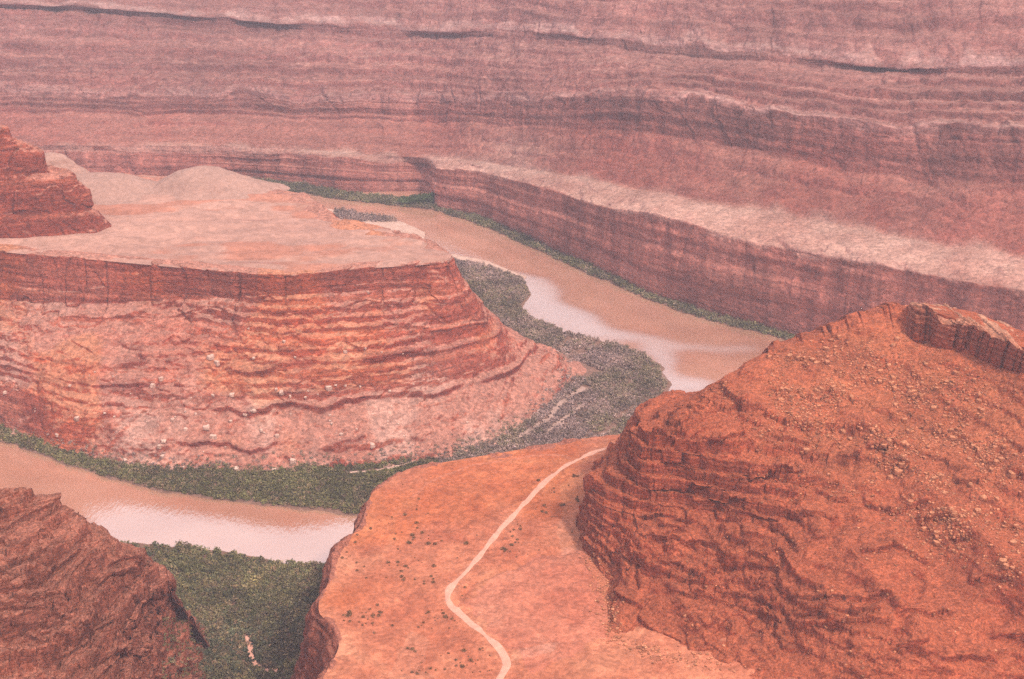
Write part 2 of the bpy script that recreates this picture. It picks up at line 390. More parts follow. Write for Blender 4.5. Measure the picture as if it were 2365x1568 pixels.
# ------------------------------------------------------------------ canyon walls beyond the river
WX = [(-400,412,345,330,212,-10),(0,415,350,335,213,5),(300,420,352,338,216,18),(600,428,354,338,222,48),(800,457,366,352,226,61),(1000,481,388,374,230,68),
 (1100,512,399,371,233,71),(1200,552,421,389,234,76),(1300,598,447,402,227,82),(1400,643,480,416,221,92),(1500,688,498,447,222,100),(1600,723,523,455,230,112),
 (1700,752,553,473,240,121),(1840,785,577,493,258,130),(2000,830,602,541,291,146),(2180,880,637,561,304,151),(2364,930,668,588,307,149),(2750,1010,720,640,312,150)]
WXB = list(WX)                                       # the water's edge; the wall itself steps back left of the promontory
WX = [w for w in WX if w[0] not in (800, 1000)] + [(800,450,366,352,226,61),(920,449,376,364,229,66),(985,450,383,371,230,68),(1006,487,391,358,230,68)]
WX.sort()
WP = []
cd = []
for x, f0, r1, f2, r2, r3 in WX:                     # depth of the upper cliffs' foot, evened out along the wall
    a = Z(x, f0 - 12, 3); b = D(x, r1, a[1] + 14); cd.append(max(Z(x, f2, b[2] + 7)[1], b[1] + 6))
cd = np.array(cd)
for _ in range(3): cd[1:-1] = .25*cd[:-2] + .5*cd[1:-1] + .25*cd[2:]
wx = np.array([w[0] for w in WX], float); k9, k13 = int(np.searchsorted(wx, 985)), int(np.searchsorted(wx, 1300))
cd[k9:k13+1] = np.interp(wx[k9:k13+1], [985, 1300], [cd[k9] + 8, cd[k13]])
for x, f0, r1, f2, r2, r3 in WX:
    a = Z(x, f0 - 12, 3); b = D(x, r1, a[1] + 14); c = Z(x, f2, b[2] + 7)
    c = D(x, f2, max(b[1] + 6, float(np.interp(x, [w[0] for w in WX], cd))))
    d2 = D(x, r2, c[1] + 125); m2 = c*.2 + d2*.8; m2[2] = c[2]*.5 + d2[2]*.5
    k3 = D(x, r3, d2[1] + 170); kb = D(x, r3 + 16, d2[1] + 164)
    m3 = D(x, r2*.45 + r3*.55, d2[1] + 95)
    tp = D(x, -70, k3[1] + 190); t2 = D(x, -190, tp[1] + 160); t3 = t2 + np.array([0, 500, 200])
    ft = a + np.array([0, 0, -8])
    WP.append([ft, a, b*.45 + a*.55 + np.array([0, -3, 0]), b, c, m2, d2, m3, kb, k3, tp, t2, t3])
WP = np.array(WP)
U, _, _ = spline(WP, 1300)
U[:, 4:] = smooth(smooth(U[:, 4:], 40, 0), 25, 0)    # only the lowest tier turns the corner
ux = U[:, 3, 0]
for r_, am in ((3, 7), (5, 9), (6, 14), (8, 10), (9, 16), (10, 20)):
    nz_ = fbm(np.stack([ux*.011, 0*ux + r_*3.1, 0*ux], -1), 4)
    U[:, r_, 1] += am*nz_; U[:, r_, 2] += am*.12*nz_
G, ri = rows(U, [4, 26, 34, 24, 40, 50, 44, 26, 14, 50, 16, 10])
N = outward(G); wob = fbm(G*.005, 3)
zz = np.interp(ri, np.arange(U.shape[1]), U[:, :, 2].mean(0))[None, :] + 2.5*wob + 0*G[..., 0]      # beds run with the rims
flute = fbm(G*np.array([.035, .02, .004]), 5); jb = blocks(G*np.array([.05, .03, .02]) + .5*wob[..., None])
led = strata(zz, .10, 5, 4) + .7*strata(zz, .23, 12, 4)
#            ft a   mid  rim1 f2  m2  rim2 m3  kb  k3  tp t2 t3
wc = wrow(ri, [0, .2, .8, .8, .05, .5, 1.0, .3, .9, .8, .5, .5, .5])
wt = wrow(ri, [0, .3, .5, .12, .12, .9, .4, 1.2, .6, .5, 1.2, 1.4, 2])
brk = sstep(-.3, .4, fbm(G*np.array([.006, .006, .012]) + 31, 3))
crack = np.exp(-(vnoise(G*np.array([.03, .03, .001]) + 4)/.06)**2)*np.clip(wc, 0, 1)**3
disp = wc*(3.2*flute + 1.8*jb + 1.3*led*(.3 + .7*brk) - 3.0*crack) + wt*(2.0*fbm(G*.03, 5) + 1.8*brk*ledge(zz, 13.0) + .8*led*brk + 1.6*ridge(G*np.array([.018, .006, .006]), 3))
disp += wrow(ri, [0, .2, .6, .6, 0, .8, 1, 1, 1, 1, 1, 1, 1])*3.5*(ridge(np.stack([G[..., 0]*.010, 0*zz + 3, 0*zz + 31], -1), 4) - .3)*wrow(ri, [.5, .5, .8, .4, 0, 0, 0, 0, 0, 0, .3, .6, 1.5])
G = G + N*disp[..., None]
zt = zz + 1.5*fbm(G*.004 + 8, 2) + 1.2*blocks(G*np.array([.05, .05, 0]) + 5)
G[..., 2] += wrow(ri, [0, 0, .2, 0, 0, .6, .5, 1, .6, 0, 1, 1, 1])*np.clip(.55 + fbm(np.stack([G[..., 0]*.006, zz*.05, 0*zz], -1) + 71, 3), 0, 1)*terrace(zt, 11.0, .14)
mb = MB(); tn = np.ones(G.shape)
tn *= 1 + .16*fbm(G*.004 + 3, 3)[..., None]; px0, py0, _ = project(G)
rb = ri[None, :] + .10*fbm(np.stack([px0*.02, 0*px0, ri[None, :]*2 + 0*px0], -1), 4)
bw = np.interp(rb, [2.96, 3.0, 3.9, 4.12, 5.9, 5.97, 6.05, 6.2, 8.95, 9.0, 9.06, 9.15], [0, 1, 1, 0, 0, .7, .7, 0, 0, .9, .9, 0])
tn = tn*(1 + (np.clip(bw*(.9 + .5*fbm(G*.02, 3)), 0, 1.3))[..., None]*np.array([.34, .74, .84]))
px, py, _ = project(G)
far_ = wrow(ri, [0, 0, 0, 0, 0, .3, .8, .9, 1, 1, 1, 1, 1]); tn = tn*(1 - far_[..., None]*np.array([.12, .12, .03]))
lines = np.tanh(4*vnoise(np.stack([px*.0016, zz*.30, 0*px + 21], -1))) + .7*np.tanh(4*vnoise(np.stack([px*.003, zz*.8, 0*px + 25], -1)))
tn = tn*(1 + .15*(lines*wrow(ri, [0, .5, 1, .6, .1, .9, 1, 1, 1, .8, 1, 1, 1]))[..., None]*np.array([.8, 1, 1]))
vst = fbm(np.stack([px*.055, zz*.02, 0*px + 3], -1), 4)*np.interp(rb, [.5, 1.2, 2.9, 3, 4.9, 5.3, 5.9, 6, 7.9, 8.1, 9], [0, 1, 1, 0, 0, .6, .8, 0, 0, .6, 0])
tn = tn*(1 + .26*vst[..., None]*np.array([.8, 1, 1]))*(1 + wrow(ri, [.2, .22, .25, .15, 0, 0, 0, 0, 0, 0, 0, 0, 0])[..., None]*np.array([1, .8, .75]))
red = np.interp(rb, [0, 2.9, 3, 3.95, 4.12, 5, 6, 7, 8, 9, 12], [.2, .3, 0, 0, 1, .9, .3, .1, 0, 0, .4])*(.55 + .45*sstep(-.3, .4, fbm(np.stack([px*.008, py*.01, 0*px], -1) + 90, 3)))
apr = np.exp(-((px - 1190)/75)**2 - ((py - 350)/45)**2); bw = np.clip(bw + .7*apr, 0, 1.3); red = red*(1 - np.clip(1.2*apr, 0, 1))
tn = tn*(1 + apr[..., None]*np.array([.2, .4, .45]))
tn = tn*(1 + red[..., None]*np.array([.0, -.25, -.28]))
peb = sstep(.25, .55, fbm(G*np.array([.12, .12, .12]), 2))*wrow(ri, [0, 0, 0, 0, 0, .1, 0, 1, .3, 0, .5, .3, 0])*sstep(0, .3, fbm(G*.01 + 33, 3))
tn = tn*(1 + peb[..., None]*np.array([.3, .5, .5]))
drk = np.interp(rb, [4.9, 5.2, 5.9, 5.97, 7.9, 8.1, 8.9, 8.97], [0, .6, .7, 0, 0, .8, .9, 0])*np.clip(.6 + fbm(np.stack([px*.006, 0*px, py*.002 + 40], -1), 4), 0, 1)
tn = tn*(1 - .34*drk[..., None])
mb.grid(G, tn); FAR = G
o = mb.build("canyon_wall", M['far']); tag(o, "tiered red canyon walls rising beyond the river", "cliff", kind='structure')

# ------------------------------------------------------------------ butte and pale domes on the far left of the mesa
def lathe_hill(name, mat, foot_pts, top_frac, zb, prof, nu, nv, dispf, label, cat):
    P, _, _ = spline(np.array(foot_pts + [foot_pts[0]]), nu); c = P[:-1].mean(0)
    rows_ = []
    for s, z in prof:
        r = c + (P - c)*s; r[:, 2] = zb + z; rows_.append(r)
    G, ri = rows(np.stack(rows_, 1), [max(3, int(nv/len(prof)))]*(len(prof)-1))
    N = outward(G); G = G + N*dispf(G, ri)[..., None]
    G[-1] = G[0]
    mb = MB(); mb.grid(G); o = mb.build(name, mat); tag(o, label, cat, kind='structure'); return G
def d_butte(G, ri):
    zz = G[..., 2] + 4*fbm(G*.01, 2)
    return 1.6*fbm(G*np.array([.06, .06, .02]), 4) + 2.6*blocks(G*np.array([.06, .06, .05])) + 1.2*strata(zz, .12, 4) + .8*fbm(G*.1, 3)
LB = [(0, 545), (130, 548), (225, 538), (262, 530)]
bp = [Z(-420, 560, ZR), Z(-150, 556, ZR), Z(0, 552, ZR), Z(130, 548, ZR), Z(225, 540, ZR), Z(268, 528, ZR)]
bp += [Z(255, 512, ZR), Z(150, 500, ZR), Z(-100, 490, ZR), Z(-420, 480, ZR)]
cen = np.mean(bp, 0)
def butte_rows():
    P, _, _ = spline(np.array(bp + [bp[0]]), 500)
    # each tier: the footprint pulled towards the left, its right end on the traced skyline
    tiers = [(268, 0, -4), (262, 0, 2), (236, 6, 14), (222, 8, 20), (218, 10, 38), (205, 12, 44), (190, 16, 54), (128, 18, 60), (124, 20, 76), (100, 22, 88), (66, 24, 96), (60, 24, 103), (0, 30, 106), (-160, 40, 106)]
    out = []
    x0 = P[:, 0].min(); x1 = P[:, 0].max(); yc = P[:, 1].mean()
    for px, ins, dz in tiers:
        q = P.copy(); tgt = D(px, 520, yc)[0]
        s = (tgt - x0)/(x1 - x0); q[:, 0] = x0 + (P[:, 0] - x0)*s
        q[:, 1] = yc + (P[:, 1] - yc)*max(.12, 1 - ins/44.0); q[:, 2] = ZR + dz; out.append(q)
    return np.stack(out, 1)
G, ri = rows(butte_rows(), [6, 10, 8, 18, 8, 10, 10, 16, 12, 10, 8, 8, 8])
N = outward(G); ww = wrow(ri, [.2, .6, .7, 1, 1, 1, 1, 1, 1, 1, 1, 1, .6, .3]); G = G + N*(ww*d_butte(G, ri))[..., None]; G[-1] = G[0]
mb = MB(); mb.grid(G, np.ones(G.shape)*np.array([1.0, .92, .88])); o = mb.build("red_butte", M['mesa'])
tag(o, "dark red stepped butte standing on the mesa top by the pale domes", "butte", kind='structure')

def domes():
    mb = MB(); a = np.linspace(0, 2*np.pi, 200); r = np.linspace(0, 1, 60)
    A, R = np.meshgrid(a, r, indexing='ij')
    return A, R
def dome(cx, cy, rx, ry, h, label):
    c = Z(cx, cy, ZR); A, R = domes()
    P0 = np.stack([np.cos(A), np.sin(A), 0*A + cx*.01], -1); k = 1 + .16*fbm(P0*1.3, 3)
    X, Y = c[0] + rx*R*k*np.cos(A), c[1] + ry*R*k*np.sin(A)
    G = np.stack([X, Y, ZR - 2.5 + (h + 2)*(.5 + .5*np.cos(np.pi*R))**.8], -1)
    G[..., 2] += (2.2*fbm(G*.02, 4) + .8*strata(G[..., 2], .3, 6))*(1 - R**3)
    G[-1] = G[0]
    mb = MB(); mb.grid(G); o = mb.build("slickrock_dome", M['dome'])
    tag(o, label, "rock dome", kind='structure')
dome(470, 432, 84, 60, 23, "low pale slickrock dome at the back edge of the mesa")
dome(238, 440, 80, 70, 20, "pale rounded rock hump beside the red butte")
dome(120, 430, 70, 50, 38, "tall pale rock shoulder behind the red butte")

# ------------------------------------------------------------------ bench with the road, near side of the river
BR = [(1700,950),(1560,975),(1440,1000),(1340,1012),(1270,1024),(1180,1040),(1060,1060),(950,1080),(905,1100),(862,1133),(843,1180),(833,1213),(784,1257),(769,1293),(760,1341),(738,1381),(738,1415),(772,1448),(782,1490),(764,1530),(735,1570),(680,1640),(600,1760)]
RIM = np.array([Z(x, y, 105) for x, y in BR])
SP = np.array([Z(x, y, 112) for x, y in [(1800,990),(1780,1010),(1760,1040),(1720,1060),(1700,1080),(1680,1100),(1660,1120),(1640,1150),(1620,1180),(1600,1200),(1600,1240),(1600,1280),(1620,1320),(1640,1360),(1660,1400),(1700,1440),(1740,1480),(1780,1520),(1820,1560),(1860,1600),(1900,1660),(1950,1720),(2000,1800)]])
BU, _, _ = spline(np.stack([RIM, SP], 1), 1100)
rim, spn = BU[:, 0], BU[:, 1]
def off(d, z):
    o = inset(rim, -d, 0) if False else inset(rim, d, 0); o[:, 2] = z; return o
sgn = -1 if inset(rim, 10, 0)[:, 0].mean() > rim[:, 0].mean() else 1
R_ = [smooth(off(sgn*44, -5), 10, 0), smooth(off(sgn*30, 12), 8, 0), smooth(off(sgn*15, 58), 6, 0), off(sgn*10, 74), off(sgn*2.5, 102), rim, off(-sgn*5, 103.6), off(-sgn*14, 100)]
G, ri = rows(np.stack(R_, 1), [8, 26, 12, 40, 6, 8, 6])
N = outward(G); wob = fbm(G*.01, 3); zz = G[..., 2] + 3*wob
wc = wrow(ri, [0, .2, .6, 1, .8, .5, .1, 0])
disp = wc*(3.0*fbm(G*np.array([.07, .07, .02]), 4) + 1.4*blocks(G*np.array([.12, .12, .06])) + 1.2*strata(zz, .25, 6)) + (1-wc)*wrow(ri, [0, 1, 1, .5, .3, .3, .2, 0])*1.6*fbm(G*.05, 4)
G = G + N*disp[..., None]
mb = MB(); mb.grid(G, np.ones(G.shape)*np.array([1.05, 1.0, 1.0])); bench = mb.build("bench_cliff", M['crag'])
f = np.linspace(0, 1, 420)[None, :, None]
T = rim[:, None]*(1-f) + spn[:, None]*f; e = f[..., 0]
def bench_h(P, e): return -.5 + sstep(0, .05, e)*(.7 + 1.8*fbm(P*.012, 3) + .9*fbm(P*.06, 4) + .3*fbm(P*.25, 2)) + 0*P[..., 0]
base = T.copy(); T[..., 2] += bench_h(base, e)
px, py, _ = project(base)
def line_dist(px, py, pts):
    d = np.full(px.shape, 1e9); pts = np.asarray(pts, float)
    for a, b in zip(pts[:-1], pts[1:]):
        ab = b - a; t = np.clip(((px-a[0])*ab[0] + (py-a[1])*ab[1])/(ab@ab), 0, 1)
        d = np.minimum(d, np.hypot(px - a[0] - t*ab[0], py - a[1] - t*ab[1]))
    return d
WASH = [(1050,1395),(1078,1370),(1105,1345),(1150,1322),(1200,1300),(1240,1280),(1290,1272),(1340,1262)]
dw = line_dist(px + 8*fbm(base*.05, 3), py + 8*fbm(base*.05 + 9, 3), WASH)
T[..., 2] -= 1.6*np.exp(-(dw/7)**2)
tn = np.ones(T.shape)
n1 = fbm(base*.02 + 5, 4); n2 = fbm(base*.08 + 15, 4)
tn *= 1 + (.14*n1 + .16*n2)[..., None]*np.array([.6, 1, 1.1])
n3 = fbm(base*.25 + 3, 3); tn *= 1 + (.12*n3)[..., None]
wsh = np.exp(-(vnoise(np.stack([base[..., 0]*.020 + .3*n1, base[..., 1]*.008, 0*n1], -1) + 6)/.10)**2); tn *= 1 + wsh[..., None]*np.array([.03, .13, .16])
org = sstep(.1, .6, fbm(base*.009 + 70, 3)); tn *= 1 + org[..., None]*np.array([.02, -.10, -.28])
pink = in_poly(px + 16*n1, py + 16*n2, [(1070,1390),(1230,1285),(1345,1270),(1420,1480),(1300,1520),(1230,1560),(1190,1500),(1120,1440)])
tn[pink] *= np.array([.98, .96, 1.06])
pale = in_poly(px + 10*n2, py + 14*n1, [(1300,1120),(1345,1085),(1370,1110),(1350,1260),(1300,1280),(1290,1200)]) | in_poly(px + 12*n2, py + 12*n1, [(915,1500),(960,1440),(990,1470),(960,1545),(1010,1568),(900,1568)]) | in_poly(px + 9*n2, py + 9*n1, [(1188,1505),(1290,1490),(1275,1515),(1190,1530)])
tn[pale] *= np.array([1.06, 1.22, 1.32])
rd = line_dist(px, py, [(1125,1625),(1154,1566),(1170,1533),(1155,1501),(1114,1461),(1062,1417),(1034,1385),(1038,1361),(1082,1313),(1134,1249),(1194,1181),(1262,1109),(1310,1073),(1362,1049),(1422,1031),(1500,1010)])
tn *= 1 + (np.exp(-(rd/(13 + 6*n2))**2)*(.7 + .5*n3))[..., None]*np.array([.10, .22, .26])
lip = np.exp(-(e/.05)**2); tn *= 1 + lip[..., None]*np.array([.02, .12, .14])
BENCH, BPX, BPY = T, px, py
mb = MB(); mb.grid(T, tn); bt = mb.build("bench", M['bench']); tag(bt, "orange sloping bench carrying the dirt road above the river", "bench", kind='structure')
bench.parent = bt

def surf_at(G, P2):                                  # height of a grid at plan points, by nearest vertex mean
    pass
from mathutils.bvhtree import BVHTree
from mathutils import Vector
def bvh(G):
    nu, nv = G.shape[:2]; i = np.arange(nu*nv).reshape(nu, nv)
    q = np.stack([i[:-1, :-1], i[1:, :-1], i[1:, 1:], i[:-1, 1:]], -1).reshape(-1, 4)
    return BVHTree.FromPolygons([tuple(v) for v in G.reshape(-1, 3)], [tuple(a) for a in q.tolist()])
def hit_px(tree, x, y):
    d = ray(x, y); d = Vector(d/np.linalg.norm(d)); h = tree.ray_cast(Vector((0, 0, H)), d)
    return h[0], h[1]
def drop(tree, x, y):
    h = tree.ray_cast(Vector((x, y, 900)), Vector((0, 0, -1))); return h[0]
TB = bvh(BENCH[::2, ::2])

def ribbon(name, pts, width, z_or_tree, mat, label, cat, lift=.12, n=240, wob=.4):
    P = np.array([(hit_px(z_or_tree, x, y)[0] or Z(x, y, 108)) if z_or_tree is not None else Z(x, y, 3.2) for x, y in pts], float)
    C, _, _ = spline(P, n); t = np.gradient(C[:, :2], axis=0); t /= np.linalg.norm(t, axis=1, keepdims=True)
    nn = np.stack([-t[:, 1], t[:, 0]], 1); ks = np.linspace(-1, 1, 7); G = np.zeros((n, 7, 3))
    wv = width/2*(1 + wob*vnoise(np.stack([np.arange(n)*.13, 0*np.arange(n), 0*np.arange(n)], -1)))
    for j, k in enumerate(ks):
        q = C[:, :2] + nn*(k*wv)[:, None]; G[:, j, :2] = q
        if z_or_tree is None: G[:, j, 2] = C[:, 2] + lift
        else:
            for i in range(n):
                h = drop(z_or_tree, q[i, 0], q[i, 1]); G[i, j, 2] = (h.z if h else C[i, 2]) + lift - .25*(abs(k) > .9)
    mb = MB(); mb.grid(G); o = mb.build(name, mat); tag(o, label, cat, kind='structure'); return o
ROADPX = [(1125,1625),(1154,1566),(1170,1533),(1155,1501),(1114,1461),(1062,1417),(1034,1385),(1038,1361),(1082,1313),(1134,1249),(1194,1181),(1262,1109),(1310,1073),(1362,1049),(1422,1031),(1500,1010)]
ribbon("dirt_road", ROADPX, 4.0, TB, M['road'], "pale dirt road winding across the orange bench", "road", lift=.35)
ribbon("dirt_track", [(1330,1066),(1300,1052),(1260,1050),(1200,1058),(1120,1070),(1060,1085),(1000,1110),(950,1150)], 2.6, TB, M['bench'], "faint old track along the far edge of the bench", "track", lift=.3)

def ledges(px, py, n, segs, up=24.0, dn=8.0, A=2.6, B=2.4):      # short rock steps: a lip above each line, a notch under it
    out = np.zeros(px.shape); yj = py + 5*n; xj = px + 4*n
    for sg in segs:
        a = A*(sg[4] if len(sg) > 4 else 1); x0, y0, x1, y1 = sg[:4]
        t = (xj - x0)/(x1 - x0); d = yj - (y0 + (y1 - y0)*np.clip(t, 0, 1)) - 6*np.sin(np.clip(t, 0, 1)*np.pi)*0
        w = sstep(-.06, .10, t)*sstep(1.06, .90, t)
        out += w*np.where(d < 0, a*np.exp(-(d/up)**2), (a + B)*np.exp(-(d/1.8)**2) - B*np.exp(-d/dn))
    return out
# ------------------------------------------------------------------ near butte on the right
BC = [
 [D(1345,1262,811),D(1350,1225,818),D(1357,1120,825),D(1428,1015,845),D(1470,957,862),D(1520,922,880),D(1552,905,895),D(1560,903,915)],
 [D(1390,1350,766),D(1400,1290,778),D(1442,1190,794),D(1490,988,812),D(1560,950,846),D(1610,915,890),D(1640,897,905),D(1645,894,925)],
 [D(1410,1470,710),D(1480,1290,760),D(1555,1170,792),D(1605,1005,808),D(1680,905,868),D(1735,835,905),D(1785,800,922),D(1795,797,945)],
 [D(1530,1505,695),D(1620,1330,738),D(1695,1185,782),D(1740,1060,796),D(1820,900,866),D(1880,800,915),D(1910,750,935),D(1915,748,955)],
 [D(1680,1535,679),D(1770,1395,712),D(1815,1250,758),D(1880,1095,790),D(1950,920,860),D(2000,790,910),D(2040,705,935),D(2045,702,955)],
 [D(1760,1590,655),D(1825,1440,690),D(1880,1270,738),D(1940,1105,790),D(2000,935,855),D(2065,775,912),D(2088,708,928),D(2090,706,950)],
 [D(1830,1610,648),D(1870,1450,686),D(1940,1285,733),D(1990,1122,783),D(2045,950,848),D(2098,765,914),D(2104,706,921),D(2125,702,945)],
 [D(1980,1640,636),D(1980,1490,668),D(2060,1300,722),D(2110,1140,775),D(2170,960,840),D(2200,795,890),D(2212,738,896),D(2228,716,930)],
 [D(2150,1660,632),D(2180,1530,655),D(2230,1330,708),D(2260,1160,760),D(2300,980,820),D(2300,835,868),D(2305,780,873),D(2325,752,900)],
 [D(2400,1680,628),D(2390,1560,648),D(2400,1350,695),D(2400,1180,745),D(2410,1000,800),D(2400,865,842),D(2400,812,846),D(2425,785,872)],
 [D(2800,1720,610),D(2800,1600,630),D(2800,1400,680),D(2800,1230,730),D(2800,1060,780),D(2800,960,810),D(2800,900,814),D(2830,880,840)]]
BC = np.array(BC)
left = BC[0].copy(); left[:, 1] += np.linspace(70, 40, 8); left[:, 0] += 14; left[:, 2] = 100 + (left[:, 2] - 100)*.75; left[0, 2] = 100
BC = np.concatenate([left[None], BC])
b1 = BC[:, -1] + np.array([0, 60, -45]); b2 = BC[:, -1] + np.array([0, 170, 0]); b2[:, 2] = 60
t0 = BC[:, 0] + np.array([0, -12, -8])
BC = np.concatenate([t0[:, None], BC, b1[:, None], b2[:, None]], 1)
U, _, _ = spline(BC, 1100)
G, ri = rows(U, [6, 70, 90, 80, 80, 70, 40, 24, 14, 8])
N = outward(G); wob = fbm(G*.012, 3)
px, py, _ = project(G)
dip = .10*(G[..., 0] - 150)                          # beds dip a little to the right
zz = G[..., 2] + 2*wob + dip; z0 = G[..., 2].copy()
#               t0 toe slab face shld upp capb crest back
wc = wrow(ri, [0, .6, 1.0, 1.0, .7, .25, .3, .5, .2, 0, 0]); wt = wrow(ri, [.3, 1, .8, .8, .9, 1, .9, .4, .4, 1, 0])
leftw = sstep(2000, 1600, px)
led = strata(zz, .30, 9, 4) + .6*strata(zz, .65, 14, 4)
brk = sstep(-.2, .3, fbm(G*np.array([.02, .02, .03]) + 31, 3))
soft = fbm(G*np.array([.05, .05, .12]), 5)
crack = np.exp(-(vnoise(G*np.array([.06, .06, .004]) + 4)/.06)**2)
flt = ridge(np.stack([G[..., 0]*.05 + G[..., 1]*.03, G[..., 2]*.004, 0*G[..., 0] + 5], -1), 3)
up = sstep(1.6, 3.2, ri)[None, :]*(.4 + .6*sstep(1480, 1650, px))
msk = sstep(-.1, .3, fbm(G*np.array([.018, .018, .01]) + 61, 3)); z2 = zz + 5*fbm(G*.02 + 3, 3)
disp = wc*(2.4*fbm(G*np.array([.04, .04, .02]), 3) + .9*leftw*flt + (.3 + .15*leftw)*led*(.15 + .85*brk) + 1.1*leftw*blocks(G*np.array([.10, .10, .08]) + .4*wob[..., None])*brk - 2.0*crack*leftw*wc**2)
disp += wt*(.7*soft + .9*ridge(G*.03, 3) + .5*fbm(G*.22, 3) + .25*blocks(G*.3)*brk) 
slab = np.exp(-((ri[None, :] - 1.9)/.40)**2)*sstep(1430, 1500, px)*(.3 + .7*brk)
gul = np.exp(-(line_dist(px, py, [(1830,1440),(1880,1380),(1890,1300),(1960,1180)])/16)**2) + np.exp(-(line_dist(px, py, [(1590,1010),(1640,1130),(1650,1260)])/14)**2)*.7 + np.exp(-(line_dist(px, py, [(2060,1520),(2090,1420),(2130,1330)])/14)**2)*.8
bt1 = ridge(np.stack([G[..., 0]*.017 + G[..., 1]*.008, G[..., 2]*.006, 0*G[..., 0] + 8], -1), 3)
disp += wrow(ri, [0, .6, 1, 1, .9, .6, .3, 0, 0, 0, 0])*(5.0*(bt1 - .2) + 2.0*fbm(G*.03 + 3, 3) + 1.4*leftw*blocks(G*np.array([.05, .05, .07]) + .3*wob[..., None]))
disp += wrow(ri, [0, 0, 0, .5, .8, .8, 1, 1, 0, 0, 0])*sstep(2100, 2000, px)*1.5*fbm(G*.08 + 12, 3)
LSEG = [(1639,1030,1716,1026,1.2),(1716,1096,1851,1090,1.3),(1880,1134,1956,1140),(1780,1026,1868,1022),(1821,1196,1933,1203,1.3),(1990,1150,2060,1172),(2050,1176,2144,1166),(2121,1204,2195,1208,1.2),(2197,1250,2248,1248),(1986,1290,2060,1266),(2060,1264,2144,1290),(2238,1344,2330,1348),(2288,1464,2364,1466,1.2),(1700,972,1752,984,1.2),(1668,915,1722,948,1.3),(1833,1388,2056,1384,1.2),(1833,1418,2040,1414),(1833,1448,2050,1444,1.3),(2060,1424,2200,1418),(2168,1528,2295,1524,1.4),(2050,1500,2140,1496),(1480,1318,1640,1352,1.3),(1640,1350,1800,1408,1.2),(1540,1366,1700,1392),(1700,1392,1800,1430),(1530,1060,1620,1052),(1500,1130,1640,1124,1.2),(1470,1190,1600,1200),(1480,1240,1660,1250,1.2),(1660,1290,1790,1320),(1700,1200,1800,1212),(1640,1150,1720,1156),(1440,1290,1500,1296),(1420,1370,1480,1390),(2000,1040,2060,1044),(2200,1110,2270,1116),(1940,1060,1990,1064)]
disp += ledges(px, py, fbm(G*.12 + 40, 3) + .6*blocks(G*.2), LSEG)
disp -= 3.2*gul*(.6 + .8*fbm(G*.05, 3))
G = G + N*disp[..., None]
zt = z0 + dip + 1.2*wob + 1.3*blocks(G*np.array([.08, .08, 0]) + 5) + .5*blocks(G*np.array([.25, .25, 0]) + 9)
sp1 = np.stack([G[..., 0]*.075, 0*zt + 2.5, 0*zt + 9.5], -1)
G[..., 2] += np.interp(ri, [6.2, 6.9, 7.1, 8.0, 8.6], [0, 1, 1, .5, 0])[None, :]*sstep(2095, 2060, px)*(2.6*blocks(sp1) + 1.5*blocks(sp1*2.3 + 4))
rk = wrow(ri, [0, .5, 1, .9, 1, .8, .4, 0, 0, 0, 0])
tk = rk*np.clip(.55 + 1.2*fbm(G*np.array([.014, .014, .02]) + 71, 3), 0, 1)*(1 - .6*sstep(4.3, 5.2, ri)[None, :])
G[..., 2] += tk*(terrace(zt, 8.5, .12)*sstep(2.4, 3.4, ri)[None, :] + terrace(zt, 5.2, .13)*(1 - sstep(2.4, 3.4, ri)[None, :])*(.4 + .6*brk))
BUT = G
tn = np.ones(G.shape); tn *= 1 + .12*fbm(G*.03 + 77, 4)[..., None]
tal = wrow(ri, [0, 0, 0, 0, .5, 1, 1, 0, 0, 0, 0])*sstep(1600, 1900, px)
tn *= 1 + (tal*(1 + .8*fbm(G*.06 + 90, 3)))[..., None]*np.array([.05, .18, .18])
mb = MB(); mb.grid(G, tn); butte = mb.build("butte", M['butte'])
tag(butte, "near orange red butte with a jagged caprock rim on the right", "butte", kind='structure')
TBU = bvh(BUT[::2, ::2])
CF = [(2094,778,913),(2140,782,903),(2200,803,890),(2250,815,880),(2300,842,868),(2364,872,852),(2450,905,834),(2800,970,806)]
CR = [(2106,706),(2140,712),(2172,735),(2215,742),(2255,755),(2300,776),(2364,814),(2450,850),(2800,915)]
CB = [(2112,701),(2180,702),(2232,719),(2280,736),(2330,752),(2364,772),(2450,800),(2800,870)]
k = np.linspace(0, 1, 9)
def along(L, k): L = np.array(L, float); t = np.linspace(0, 1, len(L)); return np.stack([np.interp(k, t, L[:, q]) for q in range(L.shape[1])], 1)
CP = []
for (fx, fy, fd), (rx, ry), (bx, by) in zip(along(CF, k), along(CR, k), along(CB, k)):
    f0 = D(fx, fy, fd - 2); r0 = D(rx, ry, fd + 2); bk0 = D(bx, by, fd + 42)
    CP.append([f0 + np.array([0, 0, -6]), f0, r0, r0*.5 + bk0*.5, bk0, bk0 + np.array([0, 6, -16])])
CP = np.array(CP); e0 = CP[0].copy(); e0[:, 1] += 26; e0[:, 0] += 4; e0[:2, 1] += 10; e0[:, 2] -= np.array([8, 12, 15, 15, 15, 12])
CP = np.concatenate([e0[None], CP]); U, _, _ = spline(CP, 620); G, ri = rows(U, [6, 70, 22, 22, 16])
N = outward(G); w = wrow(ri, [.5, .8, 1, .25, .15, 0])
jl = np.stack([G[..., 0]*.14, 0*G[..., 0] + .5, 0*G[..., 0] + 7.5], -1)
G[..., 1] -= w*(4.4*blocks(jl) + 2.2*blocks(jl*2.3 + 5) + 1.5*fbm(G*.08, 4))
en = sstep(0, .05, np.linspace(0, 1, len(G)))[:, None]
G[..., 2] += en*wrow(ri, [0, 0, 1, 1, 1, 0])*(1.7*blocks(jl*1.7 + 3) + .9*fbm(G*.12, 4))
